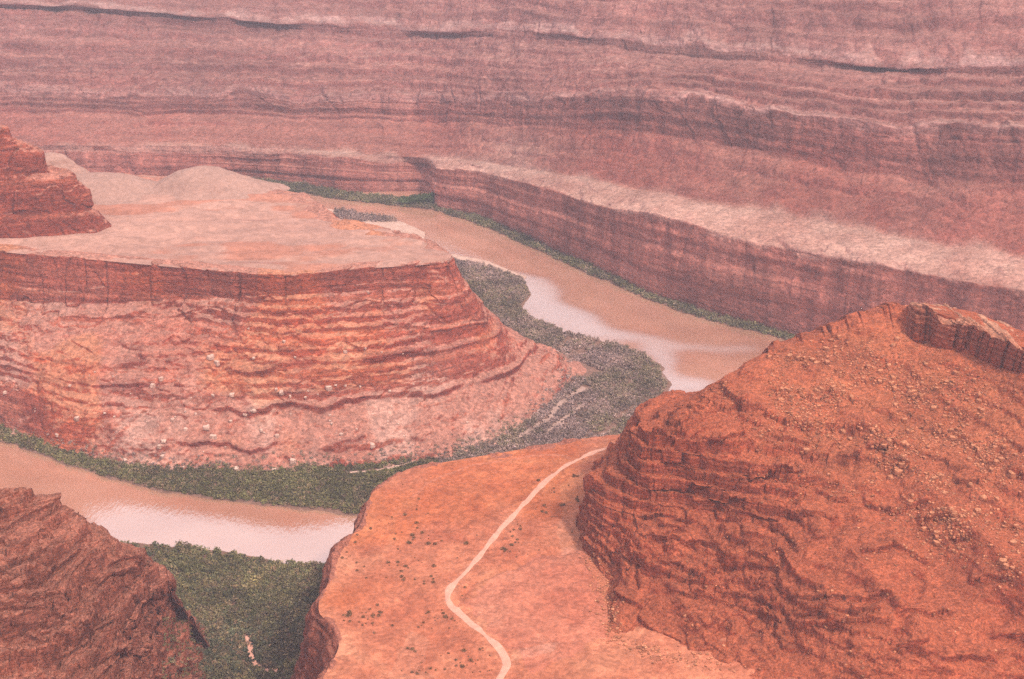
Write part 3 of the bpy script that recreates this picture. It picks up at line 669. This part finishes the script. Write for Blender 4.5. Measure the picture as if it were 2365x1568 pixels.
G += N*(w*(.5*strata(G[..., 2], .5, 4) + .6*fbm(G*.3, 3)))[..., None]
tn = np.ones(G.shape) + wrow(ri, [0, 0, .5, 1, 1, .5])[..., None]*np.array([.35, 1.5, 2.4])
mb = MB(); mb.grid(G, tn); cap = mb.build("caprock", M['butte']); cap.parent = butte

# ------------------------------------------------------------------ crag in the near left corner
LC = [
 [D(-300,1120,715),D(-300,1250,685),D(-300,1380,650),D(-300,1500,620),D(-300,1660,585)],
 [D(0,1140,735),D(0,1260,700),D(0,1390,660),D(0,1510,632),D(0,1660,596)],
 [D(135,1163,745),D(110,1290,700),D(110,1400,668),D(110,1510,640),D(110,1660,602)],
 [D(195,1203,742),D(170,1310,703),D(160,1415,670),D(160,1515,644),D(160,1660,607)],
 [D(245,1240,738),D(215,1330,705),D(200,1430,672),D(200,1520,648),D(200,1660,612)],
 [D(340,1292,742),D(300,1360,715),D(280,1450,685),D(270,1530,660),D(270,1660,627)],
 [D(372,1350,745),D(360,1400,737),D(340,1470,722),D(335,1540,705),D(325,1660,676)],
 [Z(460,1438,1),Z(470,1486,1),Z(478,1536,1),Z(486,1590,1),Z(490,1680,1)],
 [Z(500,1430,-6),Z(510,1480,-6),Z(520,1530,-6),Z(530,1580,-6),Z(540,1680,-6)]]
LC = np.array(LC)
b1 = LC[:, 0] + np.array([0, 30, -30]); b2 = LC[:, 0] + np.array([0, 110, 0]); b1[7:] = LC[7:, 0] + np.array([0, 5, -6]); b2[7:] = LC[7:, 0] + np.array([0, 10, -8]); b1[:, 2] = np.maximum(b1[:, 2], -5); b2[:, 2] = -5
LC = np.concatenate([b2[:, None], b1[:, None], LC], 1)
U, _, _ = spline(LC, 620)
G, ri = rows(U, [16, 30, 90, 80, 70, 40])
N = outward(G); wob = fbm(G*.015, 3); px, py, _ = project(G); z0 = G[..., 2].copy()
zz = G[..., 2] + 2*wob
talw = sstep(470, 500, px); led = strata(zz, .28, 21, 5) + .6*strata(zz, .7, 25, 4)
edge = wrow(ri, [0, .6, .8, 1, 1, 1, 1])
disp = edge*((1-talw)*(3.5*blocks(G*np.array([.04, .04, .07]) + .3*wob[..., None]) + 2.2*fbm(G*.035, 3) + .5*fbm(G*.2, 3) + 1.1*led*sstep(-.2, .3, vnoise(G*.03 + 5)) + 1.8*blocks(G*np.array([.09, .09, .12]) + .5*wob[..., None]) + 1.0*ridge(G*.05, 2)) + talw*(1.2*fbm(G*.08, 4)))
disp += ledges(px, py, fbm(G*.12 + 40, 3) + .6*blocks(G*.2), [(-60,1240,60,1192),(50,1194,150,1166,1.2),(60,1352,120,1318,1.3),(110,1318,175,1282,1.3),(-60,1364,90,1357,1.2),(-60,1392,110,1390),(-60,1422,155,1425,1.4),(-60,1450,150,1442,1.2),(-60,1536,140,1510,1.8),(225,1346,330,1318,1.3),(300,1382,372,1352,1.2),(170,1470,260,1440),(200,1530,330,1500,1.5),(120,1490,200,1470),(250,1300,330,1296),(20,1300,110,1270)], A=3.0, B=3.4)
G = G + N*disp[..., None]; CRAG = G
tn = np.ones(G.shape)*(1 + .15*fbm(G*.03 + 7, 3)[..., None]); gr = sstep(.0, .4, fbm(G*.02 + 12, 3))*sstep(.2, .8, N[..., 2]); tn = tn*(1 + gr[..., None]*np.array([-.02, .10, .16]))
tn = tn*(1 + talw[..., None]*np.array([.08, .02, -.1]))
zt = z0 + .06*G[..., 0] + 1.5*wob + 1.5*blocks(G*np.array([.08, .08, 0]) + 5) + .5*blocks(G*np.array([.25, .25, 0]) + 9); G[..., 2] += (1-talw)*edge*np.clip(.75 + .9*fbm(G*np.array([.014, .014, .02]) + 71, 3), 0, 1)*(terrace(zt, 9.0, .10) + .8*terrace(zt, 2.7, .15)); CRAG = G
mb = MB(); mb.grid(G, tn); o = mb.build("crag", M['crag']); tag(o, "broken reddish crag above the riverside thicket", "rock outcrop", kind='structure')

# ------------------------------------------------------------------ river banks
def bank(name, cols, nu, nv, label, zmax=2.2, mat='bank'):
    P = []
    for (ox, oy), (ix, iy) in cols:
        a = Z(ox, oy, -.6); b = Z(ix, iy, zmax); P.append([a, a*.92 + b*.08 + np.array([0, 0, 1.3]), b])
    U, _, _ = spline(np.array(P), nu); G, ri = rows(U, [6, nv])
    G[..., :2] += (wrow(ri, [1, .6, 0])[..., None])*3.0*np.stack([fbm(G*.05, 3), fbm(G*.05 + 30, 3)], -1)
    G[..., 2] += .5*fbm(G*.06, 3)*wrow(ri, [0, 1, 1])
    mb = MB(); mb.grid(G); o = mb.build(name, M[mat]); tag(o, label, "river bank", kind='structure'); return G
LOOP = [((-300,935),(-300,880)),((0,1022),(0,968)),((60,1042),(60,992)),((150,1076),(150,1022)),((250,1108),(250,1048)),((350,1131),(350,1060)),((440,1149),(440,1072)),((520,1162),(520,1078)),((620,1172),(620,1076)),((720,1184),(720,1074)),((840,1197),(840,1068)),((900,1203),(900,1058)),((1000,1193),(1000,1042)),
 ((1100,1172),(1110,1015)),((1300,1110),(1210,950)),((1440,1050),(1290,885)),((1530,960),(1320,852)),((1552,890),(1300,830)),((1530,842),(1260,808)),((1460,803),(1215,788)),((1330,774),(1140,745)),((1260,747),(1100,715)),((1208,714),(1085,695)),((1232,678),(1070,672)),((1215,648),(1060,652)),((1150,622),(1045,622)),((1060,604),(1030,602)),((980,575),(950,570))]
BK1 = bank("river_bank", LOOP, 700, 40, "low bank round the foot of the mesa")
BK2 = bank("river_bank", [((x, f0 + 7), (x, f0 - 14)) for x, f0, *_ in WXB], 500, 12, "narrow bank under the far canyon wall")
BK3 = bank("river_bank", [((100,1250),(100,1700)),((248,1242),(248,1700)),((420,1250),(420,1700)),((480,1261),(480,1700)),((580,1274),(580,1700)),((660,1288),(660,1700)),((760,1298),(760,1700)),((900,1320),(900,1700))], 300, 120, "flat near bank below the crag")
M["wash"] = soil("damp_sand", lin(186,152,136), lin(160,128,112))
BK4 = bank("river_bank", [((690,462),(690,480)),((770,484),(770,520)),((850,498),(850,535)),((930,512),(930,550)),((980,535),(980,565))], 120, 16, "bank behind the mesa rim", 2.2, 'sand')
bank("sandbar", [((1040,586),(1030,606)),((1100,597),(1090,612)),((1160,616),(1150,630)),((1215,640),(1200,655))], 80, 8, "pale sandbar at the head of the thicket", .6, 'sand')
ribbon("sand_wash", [(1190,1015),(1240,985),(1270,965),(1285,940),(1310,920),(1352,895)], 5, None, M['wash'], "pale forked sand wash in the grey thicket", "wash", lift=.2, wob=.95)
ribbon("sand_wash", [(1262,1000),(1290,975),(1325,950),(1345,935)], 3.5, None, M['wash'], "short pale sand wash beside the longer one", "wash", lift=.2, wob=.95)
ribbon("footpath", [(568,1470),(577,1490),(580,1515),(590,1535),(608,1548),(640,1550)], 3.2, None, M['road'], "short pale path through the dark thicket", "path", lift=.6)
ribbon("sand_strip", [(800,1092),(860,1088),(905,1080),(960,1066)], 2.5, None, M['sand'], "thin pale strip of sand above the thicket", "sand", lift=.4)

# ------------------------------------------------------------------ thickets along the river (nobody could count them)
def thicket(name, P, r, h, cols, label, leaves=34, ls=.24):
    n = len(P); k = leaves
    R = r*(.6 + .8*rng.random(n)); Hh = h*(.45 + .9*rng.random(n)**1.6)*(1 + .3*fbm(np.asarray(P)*.05 + 60, 3))
    u = rng.normal(size=(n, k, 3)); u /= np.linalg.norm(u, axis=-1, keepdims=True); u *= rng.random((n, k, 1))**.4
    c = P[:, None] + u*np.stack([R, R, Hh*.5], -1)[:, None] + np.stack([0*R, 0*R, Hh*.5], -1)[:, None]
    a = rng.normal(size=(n, k, 3)); a /= np.linalg.norm(a, axis=-1, keepdims=True)
    b = np.cross(a, rng.normal(size=(n, k, 3))); b /= np.linalg.norm(b, axis=-1, keepdims=True)
    s = (ls*(.6 + .8*rng.random((n, k, 1))))*R[:, None, None]
    V = np.stack([c - a*s - b*s*.7, c + a*s - b*s*.5, c + a*s*.8 + b*s*.7, c - a*s*.9 + b*s*.5], 2).reshape(-1, 3)
    Q = np.arange(len(V)).reshape(-1, 4)
    cc = np.array([x[:3] for x in cols]); w = rng.random((n, len(cc)))**3; w /= w.sum(1, keepdims=True)
    pt = .5 + .9*fbm(np.asarray(P)*.045 + 5, 3)[:, None]; pt2 = fbm(np.asarray(P)*.02 + 25, 3)[:, None]
    w = w*np.exp(2.2*pt2*np.linspace(-1, 1, len(cc))[None, :]); w /= w.sum(1, keepdims=True)
    C = (w@cc*(.78 + .3*rng.random((n, 1)))*np.clip(.75 + .35*pt, .7, 1.3))[:, None]*(.65 + .7*rng.random((n, k, 1))); C = np.repeat(C.reshape(-1, 3), 4, 0)
    o = mesh_obj(name, V, Q, M['leaf'], C, False); tag(o, label, "thicket", kind='stuff'); return o
def pts_on(G, n, mask=None, lo=.12, hi=1.0):
    nu, nv = G.shape[:2]; out = []
    while len(out) < n:
        i = rng.random(4*n)*(nu-2); j = (lo + (hi-lo)*rng.random(4*n))*(nv-2)
        # area weighting
        ii, jj = i.astype(int), j.astype(int)
        ar = np.linalg.norm(np.cross(G[ii+1, jj] - G[ii, jj], G[ii, jj+1] - G[ii, jj]), axis=-1)
        keep = rng.random(4*n) < ar/np.percentile(ar, 95)
        fi, fj = (i-ii)[:, None], (j-jj)[:, None]
        p = G[ii, jj]*(1-fi)*(1-fj) + G[ii+1, jj]*fi*(1-fj) + G[ii, jj+1]*(1-fi)*fj + G[ii+1, jj+1]*fi*fj
        p = p[keep]
        if mask is not None and len(p):
            x, y, _ = project(p); p = p[mask(x, y, p)]
        out += list(p)
    return np.array(out[:n])
GRN = [lin(112,106,64), lin(136,128,78), lin(156,124,98), lin(98,94,60)]
GRY = [lin(138,122,90), lin(160,132,112), lin(172,140,130), lin(184,152,142)]
MIX = [lin(122,116,74), lin(142,130,90), lin(160,132,112), lin(110,104,72)]
DRK = [lin(116,112,72), lin(146,130,84), lin(160,126,98), lin(98,102,78)]
def m_loop(x, y, p):
    w = np.minimum(line_dist(x, y, [(1190,1015),(1240,985),(1270,965),(1285,940),(1310,920),(1352,895)]), 1.3*line_dist(x, y, [(1262,1000),(1290,975),(1325,950),(1345,935)]))
    patch = fbm(p*.03 + 11, 3)
    sandy = in_poly(x, y, [(1140,735),(1240,795),(1400,860),(1330,880),(1250,940),(1190,1000),(1100,800)])
    return (w > 6 + 6*patch) & ((x < 1010) | (fbm(np.stack([(.6*x + .8*y)*.06, (.8*x - .6*y)*.008, 0*x], -1) + 81, 3) > -.55) | (rng.random(len(x)) < .3)) & ~(sandy & (patch > -.35)) & (line_dist(x, y, [(800,1092),(860,1088),(905,1080),(960,1066)]) > 4) & (line_dist(x, y, [(1290,800),(1400,830),(1440,848)]) > 3)
thicket("thicket", pts_on(BK1, 6800, lambda x, y, p: m_loop(x, y, p) & (x < 1010)), 2.3, 4.2, GRN, "green riverside thicket along the foot of the mesa", 34)
thicket("thicket", pts_on(BK1, 7500, lambda x, y, p: m_loop(x, y, p) & (x >= 1010)), 2.3, 4.0, GRY, "grey thicket on the flat beyond the tip of the mesa", 30)
thicket("thicket", pts_on(BK2, 3600, lambda x, y, p: (x > 560) & (x < 1900), .1), 2.6, 5.5, MIX, "narrow grey thicket under the far canyon wall", 28)
thicket("thicket", pts_on(BK3, 9000, lambda x, y, p: (x > 200) & (x < 800) & (y < 1640) & (line_dist(x, y, [(568,1465),(577,1490),(580,1515),(590,1535),(608,1548),(650,1552)]) > 6), .03), 2.2, 4.6, DRK, "dark dense thicket below the crag", 40, .26)
thicket("thicket", pts_on(BK4, 420, lambda x, y, p: (x > 775) & (x < 918) & (y < 512)), 2.4, 6.0, GRY, "dark strip of bushes behind the mesa rim", 30)
patch = np.array([D(1110 + 70*u_, 391 - 9*v_, 1893 + 8*v_) for u_, v_ in rng.random((130, 2))])
thicket("thicket", patch, 2.2, 3.0, GRY, "small dark patch of brush on the pale bench of the far wall", 24)
spill = pts_on(MESA[:, 2:50], 900, lambda x, y, p: (x > -50) & (x < 1320) & (p[:, 2] < 4 + 9*rng.random(len(p))**2) & (p[:, 1] < 1500))
thicket("thicket", spill, 1.5, 2.2, GRY, "scattered grey brush climbing the lowest slope of the mesa", 22)
spill = pts_on(CRAG[:, 20:], 700, lambda x, y, p: (x > 372) & (x < 540) & (y > 1425) & (p[:, 2] > -2))
thicket("thicket", spill, 1.5, 2.0, DRK, "scattered brush on the scree beside the crag", 22)
gp = np.array([Z(920 + 80*math.sqrt(random.random()), 474 - 4*random.random(), 3) for _ in range(260)]); gp[:, 1] += rng.random(260)*14
gp[:, 2] += 2 + (np.array([project(p)[0] for p in gp]) - 920)/80*8*rng.random(260)
thicket("thicket", gp, 2.8, 5.5, [lin(92,110,56), lin(108,118,70), lin(86,98,60)], "bright green clump by the foot of the far wall", 30)

# ------------------------------------------------------------------ shrubs and boulders one can count
def shrub_mesh(seed):
    r = np.random.default_rng(seed); k = 46
    u = r.normal(size=(k, 3)); u /= np.linalg.norm(u, axis=-1, keepdims=True); u *= r.random((k, 1))**.35
    c = u*np.array([1, 1, .55]) + np.array([0, 0, .5]); a = r.normal(size=(k, 3)); a /= np.linalg.norm(a, axis=-1, keepdims=True)
    b = np.cross(a, r.normal(size=(k, 3))); b /= np.linalg.norm(b, axis=-1, keepdims=True); s = .26*(.6 + .8*r.random((k, 1)))
    V = np.stack([c - a*s - b*s*.7, c + a*s - b*s*.5, c + a*s*.8 + b*s*.7, c - a*s*.9 + b*s*.5], 1).reshape(-1, 3)
    cc = np.array(lin(128,92,62)[:3])*(.75 + .5*r.random((k, 1)))
    return mesh_data("shrub", V, np.arange(4*k).reshape(-1, 4), M['leaf'], np.repeat(cc, 4, 0), False)
SH = [shrub_mesh(s) for s in range(5)]
def place(name, me, loc, s, rz, label, cat, group):
    o = bpy.data.objects.new(name, me); COL.objects.link(o); o.location = loc; o.scale = s; o.rotation_euler = (0, 0, rz)
    return tag(o, label, cat, group)
LEFT = [(880,1130),(1000,1085),(1180,1100),(1250,1105),(1080,1300),(1020,1370),(1040,1420),(1130,1500),(1140,1560),(820,1560),(790,1440),(750,1370),(790,1270)]
RIGHT = [(1340,1080),(1330,1240),(1240,1275),(1090,1340),(1060,1390),(1050,1370),(1160,1240),(1260,1130)]
def scatter(poly, n, label, group, dens):
    poly_a = np.array(poly, float); lo, hi = poly_a.min(0), poly_a.max(0); c = 0; tries = 0
    while c < n and tries < 9000:
        tries += 1
        x, y = lo + (hi-lo)*rng.random(2)
        if not in_poly(np.array([x]), np.array([y]), poly)[0] or rng.random() > dens(x, y): continue
        if line_dist(np.array([x]), np.array([y]), ROADPX)[0] < 11: continue
        h, _ = hit_px(TB, x, y)
        if h is None or rng.random() > .45 + 1.1*float(vnoise(np.array([h.x*.045, h.y*.045, 1.0]))): continue
        s = .4 + 1.3*rng.random()**2.2; place("shrub", SH[c % 5], h, (s, s, s*.9), rng.random()*6.28, label, "shrub", group); c += 1
scatter(LEFT, 170, "small dark shrub on the orange bench between the road and the cliff edge", "desert shrubs on the bench left of the road", lambda x, y: .15 + .85*np.clip((y-1130)/280, 0, 1))
scatter(RIGHT, 50, "small dark shrub on the orange bench between the road and the butte", "desert shrubs on the bench right of the road", lambda x, y: .8)

def boulder_mesh(seed, mat, flat=.75):
    r = np.random.default_rng(seed); n, m = 12, 9
    a = np.linspace(0, 2*np.pi, n, endpoint=False); t = np.linspace(0.02, np.pi-.02, m)
    A, T = np.meshgrid(a, t, indexing='ij'); d = np.stack([np.sin(T)*np.cos(A), np.sin(T)*np.sin(A), np.cos(T)], -1)
    q = r.normal(size=(9, 3)); q /= np.linalg.norm(q, axis=-1, keepdims=True); h = .62 + .3*r.random(9)
    rad = np.full(d.shape[:2], 1.1)
    q[:6] = [(1,.1,.1),(-1,.15,-.1),(.1,1,.15),(-.1,-1,.1),(.1,.15,1),(0,.1,-1)]; h[:6] = .55 + .25*r.random(6)
    for qq, hh in zip(q, h):                         # planes cut the block into facets
        dt = d@qq; rad = np.minimum(rad, np.where(dt > .05, hh/np.maximum(dt, .05), 9))
    V = (d*rad[..., None]*np.array([1, .85, flat])).reshape(-1, 3); i = np.arange(n*m).reshape(n, m); j = np.roll(i, -1, 0)
    Q = np.stack([i[:, :-1], j[:, :-1], j[:, 1:], i[:, 1:]], -1)[..., ::-1].reshape(-1, 4)
    return mesh_data("boulder", V, Q, mat, None, False)
BM = [boulder_mesh(s, M['boulder']) for s in range(6)]; RM = [boulder_mesh(s + 40, M['rubble'], .7) for s in range(6)]
TM = bvh(MESA[::2, ::2])
BLD = [(1190,1175,45),(998,1130,35),(1072,1182,30),(1130,1093,20),(1333,1135,22),(1415,1098,28),(1468,1077,30),(1600,1222,35),(945,1253,35),(920,1282,32),(938,1340,35),(725,1360,32),(445,1120,36),(330,1215,25),(1690,1370,50),(1365,1418,44),(1235,1228,46),(1510,1190,26),(1970,1210,26),(2150,1275,42),(1625,970,35),(1595,950,22),(1675,990,22),(1765,997,20),(1215,770,46),(1255,800,38),(1465,770,20),(1640,675,24),(1995,735,25),(2110,715,18),(1705,765,16),(880,930,36),(930,890,32),(30,970,30),(2205,735,15),(2325,745,15),(1900,945,42),(1915,1150,26),(2250,960,20),(2080,935,18),(1995,930,16),(1340,985,34),(660,1108,16),(1580,1420,36),(1720,1435,22),(2127,390,16),(1230,985,22),(1435,600,16),(1780,960,16),(2300,1150,18),(2240,1135,16),(2060,1180,16),(1060,1400,20),(830,1395,20)]
special = {0: "largest pale block, squarish, low on the mesa slope above the green thicket", 14: "broad pale boulder just above the thicket, right of the middle of the mesa foot", 19: "pale boulder under a thin dark ledge near the right end of the mesa foot", 12: "pale boulder alone on the left grey talus fans of the mesa", 24: "long pale slab high on the mesa slope under the red ledges"}
for k, (cx, cy, w) in enumerate(BLD):
    x, y = cx*.3998, 520 + cy*.3998; h, _ = hit_px(TM, x, y)
    if h is None: continue
    s = w*.3998/F*(h.y/cp)*.62; lab = special.get(k)
    place("boulder", BM[k % 6], (h.x, h.y, h.z + .2*s), (s, s, s*(.8 + .3*rng.random())), rng.random()*6.28, lab or "pale boulder strewn over the red slopes of the mesa", "boulder", "pale boulders on the mesa slopes")
k = 0
while k < 70:
    x, y = 60 + 1080*rng.random(), 850 + 210*rng.random()**.8
    if rng.random() > .4 + .9*float(vnoise(np.array([x*.012, y*.02, 4.0]))): continue
    h, _ = hit_px(TM, x, y)
    if h is None: continue
    s = .7 + 1.3*rng.random()**2.5; k += 1
    place("boulder", BM[k % 6], (h.x, h.y, h.z + .15*s), (s, s*(.7 + .5*rng.random()), s*(.7 + .4*rng.random())), rng.random()*6.28, "pale boulder strewn over the red slopes of the mesa", "boulder", "pale boulders on the mesa slopes")
ZB = [(1700,850),(1800,815),(1900,790),(2000,760),(2090,790),(2200,840),(2364,900),(2364,1330),(2200,1280),(2080,1180),(1960,1110),(1800,1060),(1720,960)]
cnt = 0; small = []
ZA = np.array(ZB, float); lo, hi = ZA.min(0) - 120, ZA.max(0) + np.array([0, 260])
while cnt < 230 or len(small) < 4600:
    x, y = lo + (hi-lo)*rng.random(2)
    ins = in_poly(np.array([x]), np.array([y]), ZB)[0]; ed = line_dist(np.array([x]), np.array([y]), ZB + [ZB[0]])[0]
    soft_in = .5 + .5*np.clip((ed if ins else -ed)/90, -1, 1)
    if rng.random() > soft_in**1.5 + .03: continue
    h, nn = hit_px(TBU, x, y)
    if h is None: continue
    if rng.random() > .35 + .9*float(vnoise(np.array([h.x*.05, h.y*.05, 3.0]))) + .2*(x > 2050): continue
    if cnt < 230 and rng.random() < .10 and soft_in > .45:
        s = 1.3 + 2.4*rng.random()**2.5; lab = "tan boulder lying on the rubble slope of the near butte"
        place("boulder", RM[cnt % 6], (h.x, h.y, h.z + .15*s), (s, s, s), rng.random()*6.28, lab, "boulder", "boulders on the slope below the caprock"); cnt += 1
    elif len(small) < 4600: small.append((h.x, h.y, h.z, .5 + 1.0*rng.random()**2.5))
TOE = [(1350,1262),(1392,1350),(1405,1420),(1412,1478),(1530,1512),(1680,1545)]
TL = along([(float(a), float(b)) for a, b in TOE], rng.random(700))
for x, y in TL + rng.normal(size=(700, 2))*np.array([14, 10]):
    h, _ = hit_px(TB, x, y); h2, _ = hit_px(TBU, x, y)
    if h is None and h2 is None: continue
    p = h2 if h is None or (h2 is not None and h2.y < h.y) else h
    small.append((p.x, p.y, p.z, .4 + 1.1*rng.random()**3))
bv = [np.array([v.co for v in m.vertices]) for m in RM]; bq = np.array([list(p.vertices) for p in RM[0].polygons])
mb = MB()
for k, (x, y, z, s) in enumerate(small):
    a = rng.random()*6.28; R = np.array([[math.cos(a), -math.sin(a), 0], [math.sin(a), math.cos(a), 0], [0, 0, 1]])
    v = bv[k % 6]@R.T*s + np.array([x, y, z]); mb.quads(v, bq, np.full((len(v), 3), .55 + .8*rng.random()))
tag(mb.build("rubble", M['rubble'], False), "small rubble strewn over the near butte slope", "rubble", kind='stuff')

# ------------------------------------------------------------------ haze in the canyon air
hz = NT("canyon_haze"); hz.n.remove(hz.b)
pv = hz.n.new("ShaderNodeVolumePrincipled"); pv.inputs["Color"].default_value = (.82, .82, .97, 1)
pv.inputs["Density"].default_value = .00014; pv.inputs["Anisotropy"].default_value = .1
hz.l.new(pv.outputs[0], hz.n["Material Output"].inputs["Volume"])
x0, x1, y0, y1, z0, z1 = -15000, 15000, -10000, 15000, -7, 1400
V = np.array([(x, y, z) for x in (x0, x1) for y in (y0, y1) for z in (z0, z1)], float)
Q = np.array([(0, 1, 3, 2), (4, 6, 7, 5), (0, 4, 5, 1), (2, 3, 7, 6), (0, 2, 6, 4), (1, 5, 7, 3)])
tag(mesh_obj("haze", V, Q, hz.m, None, False), "pale dusty haze filling the canyon air", "haze", kind='stuff')
